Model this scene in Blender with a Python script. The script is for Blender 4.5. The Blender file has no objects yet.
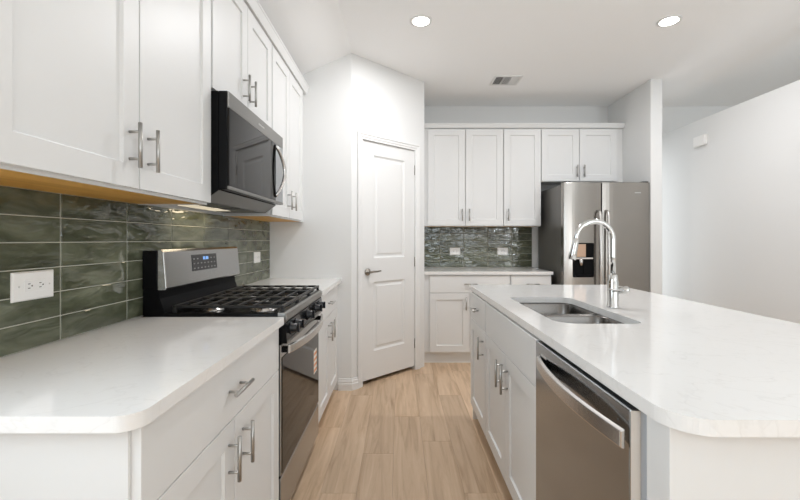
import bpy, bmesh, math, random
from mathutils import Vector, Matrix

random.seed(7)
S = bpy.context.scene
COL = S.collection

# ------------------------------------------------------------------ camera
CAM_H = 1.23
cd = bpy.data.cameras.new('camera')
cd.sensor_width = 36.0
cd.lens = 18.0                      # 400 px focal length on an 800 px frame
cd.shift_x = 0.5 / 800.0
cd.shift_y = -10.5 / 800.0
cd.clip_start = 0.02
cam = bpy.data.objects.new('camera', cd)
cam.location = (0, 0, CAM_H)
cam.rotation_euler = (math.pi / 2, 0, 0)
COL.objects.link(cam)
S.camera = cam

# ------------------------------------------------------------------ world, lights, exposure
S.view_settings.view_transform = 'Standard'
S.view_settings.look = 'None'
S.view_settings.gamma = 1.0
S.view_settings.use_curve_mapping = False
S.view_settings.exposure = 0.19
S.cycles.use_denoising = True
S.cycles.max_bounces = 10
S.cycles.diffuse_bounces = 6
S.cycles.glossy_bounces = 5
S.cycles.sample_clamp_indirect = 6.0
S.cycles.caustics_reflective = False

W = bpy.data.worlds.new('sky')
S.world = W
W.use_nodes = True
W.node_tree.nodes['Background'].inputs[0].default_value = (0.86, 0.93, 1.0, 1)
W.node_tree.nodes['Background'].inputs[1].default_value = 0.7

CEIL = 2.755
PA_X = -0.393
ROOM_L, ROOM_R, ROOM_F, ROOM_N = -1.07, 5.4, 4.58, -5.6


def area(name, loc, rot, sx, sy, power, col):
    d = bpy.data.lights.new(name, 'AREA')
    d.shape = 'RECTANGLE'
    d.size, d.size_y = sx, sy
    d.energy = power
    d.color = col
    o = bpy.data.objects.new(name, d)
    o.location = loc
    o.rotation_euler = rot
    COL.objects.link(o)
    return o


# daylight in the three tall windows of the living room behind the camera
WINDOWS = [(0.80, 1.50), (2.00, 2.80), (3.50, 4.35)]
COOL = (0.80, 0.91, 1.0)
for (a, b), p, c in zip(WINDOWS, (26.0, 25.0, 25.0), (COOL, (0.90, 0.95, 1.0), (0.95, 0.96, 0.97))):
    area('window_daylight', ((a + b) / 2, ROOM_N - 0.03, 1.4), (math.pi / 2, 0, 0), b - a, 2.0, p, c)
# added side window, out of view, put in to light the island fronts
ADDED_WINDOW = (-0.65, 0.58)
pc, pw_ = sum(ADDED_WINDOW) / 2, ADDED_WINDOW[1] - ADDED_WINDOW[0]
area('added_side_light', (ROOM_L - 0.03, pc, 1.58), (0, -math.pi / 2, 0), 1.25, pw_, 21.0, COOL)

# added fill light without a fixture, shining up at the ceiling behind the camera
for x, y, z, p in ((3.2, -2.3, 0.75, 125.0),):
    d = bpy.data.lights.new('ceiling_fill_light', 'AREA')
    d.shape = 'DISK'
    d.size = 0.36
    d.energy = p
    d.color = (0.78, 0.90, 1.0)
    o = bpy.data.objects.new('ceiling_fill_light', d)
    o.location = (x, y, z)
    o.rotation_euler = (math.pi, 0, 0)
    COL.objects.link(o)

for x, y, z, p in ((4.3, 1.0, 0.75, 16.0), ):  # another added upward fill, unseen beyond the partition, lifts the right ceiling
    d = bpy.data.lights.new('partition_fill_light', 'AREA')
    d.shape = 'DISK'
    d.size = 0.36
    d.energy = p
    d.color = (0.78, 0.90, 1.0)
    o = bpy.data.objects.new('partition_fill_light', d)
    o.location = (x, y, z)
    o.rotation_euler = (math.pi, 0, 0)
    COL.objects.link(o)

# added fill light hidden behind the fridge wall, brightens the partition
area('passage_fill_light', (2.66, ROOM_F - 0.02, 1.25), (-math.pi / 2, 0, 0), 0.26, 2.0, 3.0, (0.92, 0.96, 1.0))

# ------------------------------------------------------------------ materials
MATS = {}


def mat(name, col, rough=0.5, metal=0.0, spec=0.5, coat=0.0, emit=None, estr=0.0, ior=1.5):
    m = bpy.data.materials.new(name)
    m.use_nodes = True
    b = m.node_tree.nodes['Principled BSDF']
    b.inputs['Base Color'].default_value = (*col, 1)
    b.inputs['Roughness'].default_value = rough
    b.inputs['Metallic'].default_value = metal
    b.inputs['Specular IOR Level'].default_value = spec
    b.inputs['Coat Weight'].default_value = coat
    b.inputs['IOR'].default_value = ior
    if emit:
        b.inputs['Emission Color'].default_value = (*emit, 1)
        b.inputs['Emission Strength'].default_value = estr
    MATS[name] = m
    return m


def nodes(m):
    nt = m.node_tree
    return nt, nt.nodes['Principled BSDF']


def N(nt, t, **kw):
    n = nt.nodes.new(t)
    for k, v in kw.items():
        if k.startswith('i_'):
            n.inputs[k[2:]].default_value = v
        else:
            setattr(n, k, v)
    return n


def mapping(nt, scale, coord='Object'):
    tc = N(nt, 'ShaderNodeTexCoord')
    mp = N(nt, 'ShaderNodeMapping')
    mp.inputs['Scale'].default_value = scale
    nt.links.new(tc.outputs[coord], mp.inputs['Vector'])
    return mp


def world_mapping(nt, scale):
    g = N(nt, 'ShaderNodeNewGeometry')
    mp = N(nt, 'ShaderNodeMapping')
    mp.inputs['Scale'].default_value = scale
    nt.links.new(g.outputs['Position'], mp.inputs['Vector'])
    return mp


def ramp(nt, src, stops):
    r = N(nt, 'ShaderNodeValToRGB')
    e = r.color_ramp.elements
    while len(e) > 1:
        e.remove(e[-1])
    for i, (p, c) in enumerate(stops):
        if i == 0:
            e[0].position = p
            e[0].color = (*c, 1)
        else:
            x = e.new(p)
            x.color = (*c, 1)
    nt.links.new(src, r.inputs[0])
    return r


def noise_bump(m, scale, strength, dist=0.002, detail=3.0, sc=(1, 1, 1)):
    nt, b = nodes(m)
    mp = world_mapping(nt, sc)
    n = N(nt, 'ShaderNodeTexNoise', i_Scale=scale, i_Detail=detail)
    nt.links.new(mp.outputs[0], n.inputs['Vector'])
    bp = N(nt, 'ShaderNodeBump', i_Strength=strength, i_Distance=dist)
    nt.links.new(n.outputs['Fac'], bp.inputs['Height'])
    nt.links.new(bp.outputs[0], b.inputs['Normal'])
    return m


CAB = mat('cabinet_paint', (0.73, 0.728, 0.718), 0.42)
WALL = noise_bump(mat('wall_paint', (0.755, 0.755, 0.745), 0.75, spec=0.3), 90, 0.12, 0.002)
CEILM = noise_bump(mat('ceiling_paint', (0.94, 0.94, 0.935), 0.85, spec=0.2), 70, 0.15, 0.002)
TRIM = mat('trim_paint', (0.77, 0.768, 0.757), 0.4)
PLASTIC = mat('white_plastic', (0.85, 0.84, 0.82), 0.35)
NICKEL = mat('brushed_nickel', (0.45, 0.44, 0.42), 0.32, 1.0)
CHROME = mat('chrome', (0.62, 0.62, 0.61), 0.10, 1.0)
BRONZE = mat('satin_nickel_lever', (0.30, 0.28, 0.25), 0.3, 1.0)
BLACK = mat('black_enamel', (0.005, 0.005, 0.0055), 0.15, ior=1.22)
MATTEBLACK = mat('matte_black', (0.006, 0.006, 0.0065), 0.5, ior=1.15)
IRON = noise_bump(mat('cast_iron', (0.016, 0.0155, 0.015), 0.42, spec=0.35), 400, 0.2, 0.0005)
GLASSBLK = mat('black_glass', (0.012, 0.011, 0.010), 0.04, ior=1.26)
KNOBM = mat('knob_graphite', (0.012, 0.013, 0.016), 0.22, spec=0.4)
WHITELAMP = mat('lamp_lens', (1, 1, 1), 0.5, emit=(1.0, 0.96, 0.90), estr=14.0)
COOKLAMP = mat('cooktop_lamp_lens', (1, 1, 1), 0.5, emit=(1.0, 0.85, 0.6), estr=0.5)
DISPLAY = mat('display_glass', (0.015, 0.015, 0.018), 0.12)
DIGIT = mat('display_digits', (0.02, 0.05, 0.1), 0.3, emit=(0.25, 0.5, 1.0), estr=0.9)
LEGEND = mat('keypad_legend', (0.30, 0.29, 0.28), 0.4)
BADGE = mat('badge_silver', (0.62, 0.61, 0.59), 0.3, 0.6)
BADGEDK = mat('badge_dark', (0.05, 0.048, 0.045), 0.4)
STICKER = mat('sticker_paper', (0.85, 0.80, 0.74), 0.5)
STICKERO = mat('sticker_orange', (0.75, 0.33, 0.16), 0.5)
SLOT = mat('slot_dark', (0.06, 0.055, 0.05), 0.6)
WINFRAME = mat('window_vinyl', (0.8, 0.8, 0.8), 0.4)
VENTDK = mat('duct_dark', (0.16, 0.16, 0.16), 0.8)
GROUT = mat('grout', (0.48, 0.47, 0.40), 0.8)
COPPER = mat('dispenser_film', (0.50, 0.34, 0.24), 0.3, 0.2)


def steel(name, col, rough, axis):
    m = mat(name, col, rough, 1.0)
    nt, b = nodes(m)
    sc = {'x': (3, 900, 900), 'y': (900, 3, 900), 'z': (900, 900, 3)}[axis]
    mp = world_mapping(nt, sc)
    n = N(nt, 'ShaderNodeTexNoise', i_Scale=1.0, i_Detail=2.0)
    nt.links.new(mp.outputs[0], n.inputs['Vector'])
    mr = N(nt, 'ShaderNodeMapRange')
    mr.inputs['To Min'].default_value = rough - 0.015
    mr.inputs['To Max'].default_value = rough + 0.02
    nt.links.new(n.outputs['Fac'], mr.inputs['Value'])
    nt.links.new(mr.outputs[0], b.inputs['Roughness'])
    return m


STEEL = steel('stainless_steel', (0.42, 0.418, 0.415), 0.26, 'y')
STEELDW = steel('stainless_dishwasher', (0.355, 0.370, 0.385), 0.14, 'y')
SLATE = steel('slate_steel', (0.235, 0.228, 0.215), 0.30, 'y')
UNDER = mat('underside_grey', (0.16, 0.155, 0.145), 0.4, 0.4)
LINER = mat('door_liner', (0.80, 0.83, 0.88), 0.35)
EDGE = mat('door_edge_gleam', (0.80, 0.74, 0.68), 0.4, 0.5)  # bright reflection on the dishwasher door edge, put into the colour
STEELFR = steel('stainless_fridge', (0.35, 0.33, 0.305), 0.22, 'x')
STEELHN = mat('stainless_handle', (0.62, 0.60, 0.58), 0.27, 1.0)
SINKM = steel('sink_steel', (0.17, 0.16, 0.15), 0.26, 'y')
FRSIDE = mat('fridge_side_grey', (0.13, 0.125, 0.115), 0.30, 0.3)

# quartz: warm white with faint grey veins and flecks
QUARTZ = mat('white_quartz', (0.80, 0.785, 0.765), 0.09)
nt, b = nodes(QUARTZ)
mp = world_mapping(nt, (1, 1, 1))
n1 = N(nt, 'ShaderNodeTexNoise', i_Scale=3.0, i_Detail=8.0, i_Distortion=1.6)
n2 = N(nt, 'ShaderNodeTexNoise', i_Scale=38.0, i_Detail=5.0)
for n in (n1, n2):
    nt.links.new(mp.outputs[0], n.inputs['Vector'])
vein = ramp(nt, n1.outputs['Fac'], [(0.485, (0, 0, 0)), (0.499, (0.55, 0.55, 0.55)), (0.501, (0.55, 0.55, 0.55)), (0.515, (0, 0, 0))])
flk = ramp(nt, n2.outputs['Fac'], [(0.60, (0, 0, 0)), (0.72, (1, 1, 1))])
mul = N(nt, 'ShaderNodeMath', operation='MULTIPLY')
nt.links.new(vein.outputs[0], mul.inputs[0])
nt.links.new(n2.outputs['Fac'], mul.inputs[1])
add = N(nt, 'ShaderNodeMath', operation='MULTIPLY_ADD')
add.inputs[1].default_value = 0.22
nt.links.new(flk.outputs[0], add.inputs[0])
nt.links.new(mul.outputs[0], add.inputs[2])
mix = N(nt, 'ShaderNodeMix', data_type='RGBA')
mix.inputs[6].default_value = (0.80, 0.785, 0.765, 1)
mix.inputs[7].default_value = (0.66, 0.64, 0.615, 1)
nt.links.new(add.outputs[0], mix.inputs[0])
nt.links.new(mix.outputs[2], b.inputs['Base Color'])

# glazed tile: deep olive green with cloudy glaze and wavy surface
TILE = mat('green_glaze', (0.06, 0.075, 0.045), 0.06, 0.0, 0.6)
nt, b = nodes(TILE)
g = N(nt, 'ShaderNodeNewGeometry')
off = N(nt, 'ShaderNodeVectorMath', operation='MULTIPLY_ADD')
cmb = N(nt, 'ShaderNodeCombineXYZ')
for k in range(3):
    nt.links.new(g.outputs['Random Per Island'], cmb.inputs[k])
off.inputs[1].default_value = (37.0, 53.0, 71.0)
nt.links.new(cmb.outputs[0], off.inputs[0])
nt.links.new(g.outputs['Position'], off.inputs[2])
mp = N(nt, 'ShaderNodeMapping')
mp.inputs['Scale'].default_value = (1, 1, 2.8)
nt.links.new(off.outputs[0], mp.inputs['Vector'])
nc = N(nt, 'ShaderNodeTexNoise', i_Scale=6.0, i_Detail=4.0, i_Distortion=0.5)
nw = N(nt, 'ShaderNodeTexNoise', i_Scale=8.0, i_Detail=2.0, i_Distortion=0.6)
for n in (nc, nw):
    nt.links.new(mp.outputs[0], n.inputs['Vector'])
cr = ramp(nt, nc.outputs['Fac'], [(0.28, (0.048, 0.053, 0.031)), (0.50, (0.095, 0.104, 0.066)), (0.74, (0.175, 0.187, 0.130))])
hs = N(nt, 'ShaderNodeHueSaturation')
mr = N(nt, 'ShaderNodeMapRange')
mr.inputs['To Min'].default_value = 0.85
mr.inputs['To Max'].default_value = 1.15
nt.links.new(g.outputs['Random Per Island'], mr.inputs['Value'])
nt.links.new(mr.outputs[0], hs.inputs['Value'])
nt.links.new(cr.outputs[0], hs.inputs['Color'])
nt.links.new(hs.outputs[0], b.inputs['Base Color'])
bp = N(nt, 'ShaderNodeBump', i_Strength=0.8, i_Distance=0.0085)
nt.links.new(nw.outputs['Fac'], bp.inputs['Height'])
nt.links.new(bp.outputs[0], b.inputs['Normal'])


def wood(name, c0, c1, c2, rough, per_island, axis_scale):
    m = mat(name, c1, rough)
    nt, b = nodes(m)
    g = N(nt, 'ShaderNodeNewGeometry')
    off = N(nt, 'ShaderNodeVectorMath', operation='MULTIPLY_ADD')
    cmb = N(nt, 'ShaderNodeCombineXYZ')
    for k in range(3):
        nt.links.new(g.outputs['Random Per Island'], cmb.inputs[k])
    off.inputs[1].default_value = (17.0, 23.0, 31.0)
    nt.links.new(cmb.outputs[0], off.inputs[0])
    nt.links.new(g.outputs['Position'], off.inputs[2])
    mp = N(nt, 'ShaderNodeMapping')
    mp.inputs['Scale'].default_value = axis_scale
    nt.links.new(off.outputs[0], mp.inputs['Vector'])
    n = N(nt, 'ShaderNodeTexNoise', i_Scale=1.0, i_Detail=7.0, i_Roughness=0.6, i_Distortion=1.0)
    nt.links.new(mp.outputs[0], n.inputs['Vector'])
    cr = ramp(nt, n.outputs['Fac'], [(0.28, c0), (0.5, c1), (0.75, c2)])
    hs = N(nt, 'ShaderNodeHueSaturation')
    mr = N(nt, 'ShaderNodeMapRange')
    mr.inputs['To Min'].default_value = 1.0 - per_island
    mr.inputs['To Max'].default_value = 1.0 + per_island
    nt.links.new(g.outputs['Random Per Island'], mr.inputs['Value'])
    nt.links.new(mr.outputs[0], hs.inputs['Value'])
    nt.links.new(cr.outputs[0], hs.inputs['Color'])
    nt.links.new(hs.outputs[0], b.inputs['Base Color'])
    return m


OAK = wood('oak_planks', (0.40, 0.265, 0.16), (0.58, 0.415, 0.275), (0.68, 0.51, 0.36), 0.40, 0.13, (20, 1.5, 1))
MAPLE = wood('honey_plywood', (0.58, 0.29, 0.05), (0.72, 0.38, 0.075), (0.80, 0.46, 0.12), 0.45, 0.0, (22, 1.6, 22))

# ------------------------------------------------------------------ mesh helpers
ORIGIN = {}


class F:
    """A frame with u along, n outward, z up."""
    def __init__(s, o, u, n):
        s.o, s.u, s.n = Vector(o), Vector(u), Vector(n)

    def __call__(s, u, n, z):
        return s.o + s.u * u + s.n * n + Vector((0, 0, z))


WORLD = F((0, 0, 0), (1, 0, 0), (0, 1, 0))       # u = X, n = Y
LEFT = F((0, 0, 0), (0, 1, 0), (1, 0, 0))        # u = Y, n = X      (faces +X)
ISL = F((0, 0, 0), (0, 1, 0), (-1, 0, 0))        # u = Y, n = -X     (faces -X)
FAR = F((0, 0, 0), (1, 0, 0), (0, -1, 0))        # u = X, n = -Y     (faces the camera)


class MB:
    def __init__(s):
        s.bm = bmesh.new()

    def quad_loop(s, rings, close=True, cap0=True, cap1=True, smooth=False):
        vs = [[s.bm.verts.new(p) for p in r] for r in rings]
        n = len(vs[0])
        for a, b in zip(vs, vs[1:]):
            for i in range(n if close else n - 1):
                f = s.bm.faces.new((a[i], a[(i + 1) % n], b[(i + 1) % n], b[i]))
                f.smooth = smooth
        if cap0:
            s.bm.faces.new(list(reversed(vs[0])))
        if cap1:
            s.bm.faces.new(vs[-1])
        return vs

    def box(s, fr, u0, u1, n0, n1, z0, z1):
        r = [[fr(u0, n0, z), fr(u1, n0, z), fr(u1, n1, z), fr(u0, n1, z)] for z in (z0, z1)]
        s.quad_loop(r)
        return s

    def tube(s, pts, r, seg=12, caps=True, smooth=True):
        pts = [Vector(p) for p in pts]
        rs = r if isinstance(r, (list, tuple)) else [r] * len(pts)
        t = (pts[1] - pts[0]).normalized()
        ref = Vector((0, 0, 1)) if abs(t.z) < 0.9 else Vector((1, 0, 0))
        a = t.cross(ref).normalized()
        rings = []
        for i, p in enumerate(pts):
            if i == 0:
                t = (pts[1] - pts[0])
            elif i == len(pts) - 1:
                t = (pts[-1] - pts[-2])
            else:
                t = (pts[i + 1] - pts[i]).normalized() + (pts[i] - pts[i - 1]).normalized()
            t.normalize()
            a = (a - t * a.dot(t)).normalized()
            c = t.cross(a)
            rings.append([p + (a * math.cos(2 * math.pi * k / seg) + c * math.sin(2 * math.pi * k / seg)) * rs[i] for k in range(seg)])
        s.quad_loop(rings, cap0=caps, cap1=caps, smooth=smooth)
        return s

    def lathe(s, base, axis, prof, seg=24, cap0=True, cap1=True):
        """prof: (distance along axis, radius)"""
        base, ax = Vector(base), Vector(axis).normalized()
        ref = Vector((0, 0, 1)) if abs(ax.z) < 0.9 else Vector((1, 0, 0))
        a = ax.cross(ref).normalized()
        c = ax.cross(a)
        rings = [[base + ax * d + (a * math.cos(2 * math.pi * k / seg) + c * math.sin(2 * math.pi * k / seg)) * r for k in range(seg)] for d, r in prof]
        s.quad_loop(rings, cap0=cap0, cap1=cap1, smooth=True)
        return s

    def panelled(s, fr, u0, u1, z0, z1, n0, n1, panels, prof):
        """A slab with recessed panels in its front; panels share one u range; prof = [(inset, depth)]"""
        bm = s.bm
        cache = {}

        def v(u, n, z):
            k = (round(u, 5), round(n, 5), round(z, 5))
            if k not in cache:
                cache[k] = bm.verts.new(fr(u, n, z))
            return cache[k]
        pu0, pu1 = panels[0][0], panels[0][1]
        us = [u0, pu0, pu1, u1]
        zs = [z0]
        for p in panels:
            zs += [p[2], p[3]]
        zs.append(z1)
        for i in range(3):
            for j in range(len(zs) - 1):
                if i == 1 and j % 2 == 1:
                    a, b_, c, d = us[1], us[2], zs[j], zs[j + 1]
                    prev = [(a, c), (b_, c), (b_, d), (a, d)]
                    pd = n1
                    for ins, dep in prof:
                        cur = [(a + ins, c + ins), (b_ - ins, c + ins), (b_ - ins, d - ins), (a + ins, d - ins)]
                        for k in range(4):
                            k2 = (k + 1) % 4
                            bm.faces.new((v(prev[k][0], pd, prev[k][1]), v(prev[k2][0], pd, prev[k2][1]),
                                          v(cur[k2][0], n1 - dep, cur[k2][1]), v(cur[k][0], n1 - dep, cur[k][1])))
                        prev, pd = cur, n1 - dep
                    bm.faces.new([v(p[0], pd, p[1]) for p in prev])
                else:
                    bm.faces.new((v(us[i], n1, zs[j]), v(us[i + 1], n1, zs[j]), v(us[i + 1], n1, zs[j + 1]), v(us[i], n1, zs[j + 1])))
        # sides and back
        for j in range(len(zs) - 1):
            for u in (u0, u1):
                bm.faces.new((v(u, n1, zs[j]), v(u, n1, zs[j + 1]), v(u, n0, zs[j + 1]), v(u, n0, zs[j])))
        for i in range(3):
            for z in (z0, z1):
                bm.faces.new((v(us[i], n1, z), v(us[i + 1], n1, z), v(us[i + 1], n0, z), v(us[i], n0, z)))
        bl = [v(u, n0, z0) for u in us] + [v(u1, n0, z) for z in zs[1:]] + [v(u, n0, z1) for u in reversed(us[:-1])] + [v(u0, n0, z) for z in reversed(zs[1:-1])]
        bm.faces.new(bl)
        return s

    def sweep_band(s, fr, pts, z0, z1, thick):
        """A band (bowed handle): pts = [(u, n)] of its inner face."""
        rings = []
        for i, (u, n) in enumerate(pts):
            rings.append([fr(u, n, z0), fr(u, n + thick, z0 + 0.004), fr(u, n + thick, z1 - 0.004), fr(u, n, z1)])
        s.quad_loop(rings)
        return s

    def prism(s, outline, z0, z1, holes=()):
        """outline and holes: lists of (x, y); straight walls, flat top and bottom"""
        bm = s.bm
        loops = [outline] + list(holes)
        caps = []
        for z in (z0, z1):
            vl, ed = [], []
            for lp in loops:
                vs = [bm.verts.new((p[0], p[1], z)) for p in lp]
                vl.append(vs)
                ed += [bm.edges.new((vs[i], vs[(i + 1) % len(vs)])) for i in range(len(vs))]
            bmesh.ops.triangle_fill(bm, use_beauty=True, use_dissolve=False, edges=ed)
            caps.append(vl)
        for a, b_ in zip(caps[0], caps[1]):
            for i in range(len(a)):
                j = (i + 1) % len(a)
                bm.faces.new((a[i], a[j], b_[j], b_[i]))
        return s

    def build(s, name, m, parent=None, bevel=0.0, seg=2, origin=None):
        bmesh.ops.recalc_face_normals(s.bm, faces=s.bm.faces[:])
        if origin is None:
            xs = [v.co for v in s.bm.verts]
            lo = Vector((min(p.x for p in xs), min(p.y for p in xs), min(p.z for p in xs)))
            hi = Vector((max(p.x for p in xs), max(p.y for p in xs), max(p.z for p in xs)))
            origin = Vector(((lo.x + hi.x) / 2, (lo.y + hi.y) / 2, lo.z))
        origin = Vector(origin)
        bmesh.ops.translate(s.bm, verts=s.bm.verts[:], vec=-origin)
        me = bpy.data.meshes.new(name)
        s.bm.to_mesh(me)
        s.bm.free()
        me.materials.append(m)
        o = bpy.data.objects.new(name, me)
        COL.objects.link(o)
        if bevel:
            md = o.modifiers.new('bevel', 'BEVEL')
            md.width = bevel
            md.segments = seg
            md.limit_method = 'ANGLE'
            md.angle_limit = math.radians(35)
        if parent is not None:
            o.parent = parent
            o.location = origin - ORIGIN[parent.name]
        else:
            o.location = origin
        ORIGIN[o.name] = origin
        return o


def box(name, m, fr, u0, u1, n0, n1, z0, z1, parent=None, bevel=0.0):
    return MB().box(fr, u0, u1, n0, n1, z0, z1).build(name, m, parent, bevel)


def tag(o, label=None, cat=None, group=None, kind=None):
    if label:
        o['label'] = label
    if cat:
        o['category'] = cat
    if group:
        o['group'] = group
    if kind:
        o['kind'] = kind
    return o


def thing(name, label, cat, loc, group=None):
    o = bpy.data.objects.new(name, None)
    o.empty_display_size = 0.1
    o.location = loc
    COL.objects.link(o)
    ORIGIN[o.name] = Vector(loc)
    return tag(o, label, cat, group)


def struct(o):
    o['kind'] = 'structure'
    return o


def rounded(x0, x1, y0, y1, r, seg=14):
    """r: one radius or (x0y0, x1y0, x1y1, x0y1)"""
    rr = r if isinstance(r, (tuple, list)) else (r,) * 4
    out = []
    for (cx, cy, sx, sy, a0), q in zip([(x0, y0, 1, 1, 180), (x1, y0, -1, 1, 270), (x1, y1, -1, -1, 0), (x0, y1, 1, -1, 90)], rr):
        if q <= 0:
            out.append((cx, cy))
            continue
        for k in range(seg + 1):
            a = math.radians(a0 + 90 * k / seg)
            out.append((cx + sx * q + q * math.cos(a), cy + sy * q + q * math.sin(a)))
    return out


def shaker(fr, u0, u1, z0, z1, n0, parent, st=0.066, name='door'):
    return MB().panelled(fr, u0, u1, z0, z1, n0, n0 + 0.020, [(u0 + st, u1 - st, z0 + st, z1 - st)], [(0.003, 0.009)]).build(name, CAB, parent, 0.0012, 2)


def slab(fr, u0, u1, z0, z1, n0, parent, name='drawer'):
    return box(name, CAB, fr, u0, u1, n0, n0 + 0.020, z0, z1, parent, 0.0015)


def pull(fr, u, z, n, parent, vertical=True, length=0.128, m=None):
    """bar pull: one connected bar with two standing posts"""
    b = MB()
    h = length / 2
    q = length * 0.30
    off = 0.031
    if vertical:
        b.tube([fr(u, n + off, z - h), fr(u, n + off, z + h)], 0.0058, 10)
        for s_ in (-q, q):
            b.tube([fr(u, n, z + s_), fr(u, n + off, z + s_)], 0.0042, 8)
    else:
        b.tube([fr(u - h, n + off, z), fr(u + h, n + off, z)], 0.0058, 10)
        for s_ in (-q, q):
            b.tube([fr(u + s_, n, z), fr(u + s_, n + off, z)], 0.0042, 8)
    return b.build('handle', m or NICKEL, parent)


# ------------------------------------------------------------------ floor
T = 0.12
fb = MB()
pw = 0.175
joints = {0: 2.30, 1: 2.78, 2: 2.44, -1: 1.94, 3: 3.16, -2: 2.62}
k0 = int(math.floor((ROOM_L + 0.035) / pw))
k1 = int(math.ceil((ROOM_R + 0.035) / pw))
for k in range(k0, k1):
    x0, x1 = -0.035 + k * pw, -0.035 + (k + 1) * pw
    j = joints.get(k + 1, random.uniform(2, 3.2))
    L = 1.22
    y = j - L * math.ceil((j - ROOM_N) / L)
    while y < ROOM_F:
        a, c = max(y, ROOM_N), min(y + L, ROOM_F)
        g_ = 0.0009
        rings = [[Vector((x0, a, -0.02)), Vector((x1, a, -0.02)), Vector((x1, c, -0.02)), Vector((x0, c, -0.02))],
                 [Vector((x0, a, -0.0016)), Vector((x1, a, -0.0016)), Vector((x1, c, -0.0016)), Vector((x0, c, -0.0016))],
                 [Vector((x0 + g_, a + g_, 0)), Vector((x1 - g_, a + g_, 0)), Vector((x1 - g_, c - g_, 0)), Vector((x0 + g_, c - g_, 0))]]
        fb.quad_loop(rings)
        y += L
struct(fb.build('floor', OAK))

# ------------------------------------------------------------------ room shell
sl = MB()
sl.quad_loop([[Vector((ROOM_L, y, CEIL)), Vector((ROOM_L, y, 2.449)), Vector((PA_X, y, CEIL))] for y in (ROOM_N, 3.30)])
struct(sl.build('ceiling_left', CEILM))
struct(box('ceiling', CEILM, WORLD, ROOM_L - T, ROOM_R + T, ROOM_N - T, ROOM_F + T, CEIL, CEIL + 0.1))
wl = MB()
wl.box(WORLD, ROOM_L - T, ROOM_L, ROOM_N - T, ADDED_WINDOW[0], 0, CEIL)
wl.box(WORLD, ROOM_L - T, ROOM_L, ADDED_WINDOW[1], ROOM_F + T, 0, CEIL)
wl.box(WORLD, ROOM_L - T, ROOM_L, ADDED_WINDOW[0], ADDED_WINDOW[1], 2.21, CEIL)
wl.box(WORLD, ROOM_L - T, ROOM_L, ADDED_WINDOW[0], ADDED_WINDOW[1], 0, 0.95)
struct(wl.build('wall_left', WALL))
struct(box('wall_back', WALL, FAR, ROOM_L, ROOM_R + T, -ROOM_F - T, -ROOM_F, 0, CEIL))
# pantry closet: front wall, angled wall with the door opening, return
PA, PB = Vector((-0.393, 3.27, 0)), Vector((0.240, 3.870, 0))
pd_ = (PB - PA).normalized()
PN = F(PA, pd_, (pd_.y, -pd_.x, 0))
PL = (PB - PA).length
struct(MB().prism([(ROOM_L, 3.27), (PA.x, 3.27), (PA.x - 0.06, 3.27 + 0.11), (ROOM_L, 3.38)], 0, CEIL).build('wall_pantry_front', WALL))
D0, D1, DZ = 0.108, 0.748, 2.075
wp = MB()
wp.box(PN, 0.0, D0, -0.10, 0.0, 0, CEIL)
wp.box(PN, D1, PL, -0.10, 0.0, 0, CEIL)
wp.box(PN, D0, D1, -0.10, 0.0, DZ, CEIL)
bmesh.ops.remove_doubles(wp.bm, verts=wp.bm.verts[:], dist=1e-5)
struct(wp.build('wall_pantry', WALL))
struct(box('wall_pantry_return', WALL, WORLD, PB.x - 0.10, PB.x, PB.y + 0.0, ROOM_F, 0, CEIL))
# wing wall beside the fridge
struct(box('wall_fridge', WALL, WORLD, 2.386, 2.496, 3.80, ROOM_F, 0, CEIL))
# lower partition on the right with open top
struct(box('wall_partition', WALL, WORLD, 2.90, 3.02, 0.9, ROOM_F, 0, 2.388))
# right wall, near wall with three windows
wr = MB().box(WORLD, ROOM_R, ROOM_R + T, ROOM_N, ROOM_F, 0, CEIL)
struct(wr.build('wall_right', WALL))
wn = MB()
xs = [ROOM_L] + [v for w in WINDOWS for v in w] + [ROOM_R]
for i in range(0, len(xs), 2):
    wn.box(WORLD, xs[i], xs[i + 1], ROOM_N - T, ROOM_N, 0, CEIL)
for a, c in WINDOWS:
    wn.box(WORLD, a, c, ROOM_N - T, ROOM_N, 0, 0.4)
    wn.box(WORLD, a, c, ROOM_N - T, ROOM_N, 2.4, CEIL)
struct(wn.build('wall_near', WALL))
for i, (a, c) in enumerate(WINDOWS):
    w = MB()
    for u0, u1, z0, z1 in ((a, a + 0.05, 0.4, 2.4), (c - 0.05, c, 0.4, 2.4), (a, c, 0.4, 0.45), (a, c, 2.35, 2.4), (a, c, 1.43, 1.47), ((a + c) / 2 - 0.02, (a + c) / 2 + 0.02, 0.4, 2.4)):
        w.box(WORLD, u0, u1, ROOM_N - 0.01, ROOM_N + 0.03, z0, z1)
    struct(w.build('window_%d' % (i + 1), WINFRAME))
w = MB()
for u0, u1, z0, z1 in ((ADDED_WINDOW[0], ADDED_WINDOW[0] + 0.05, 0.95, 2.21), (ADDED_WINDOW[1] - 0.05, ADDED_WINDOW[1], 0.95, 2.21), (*ADDED_WINDOW, 0.95, 1.0), (*ADDED_WINDOW, 2.16, 2.21), (*ADDED_WINDOW, 1.56, 1.60)):
    w.box(LEFT, u0, u1, ROOM_L - 0.02, ROOM_L + 0.01, z0, z1)
struct(w.build('window_4', WINFRAME))  # frame of the added side window


# baseboards
def baseboard(name, fr, u0, u1, n):
    b = MB()
    prof = [(n, 0.0), (n + 0.017, 0.0), (n + 0.017, 0.052), (n + 0.013, 0.058), (n + 0.013, 0.074), (n + 0.008, 0.080), (n + 0.008, 0.090), (n + 0.004, 0.095), (n, 0.095)]
    b.quad_loop([[fr(u0, p, z) for p, z in prof], [fr(u1, p, z) for p, z in prof]])
    return struct(b.build(name, TRIM))


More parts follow.
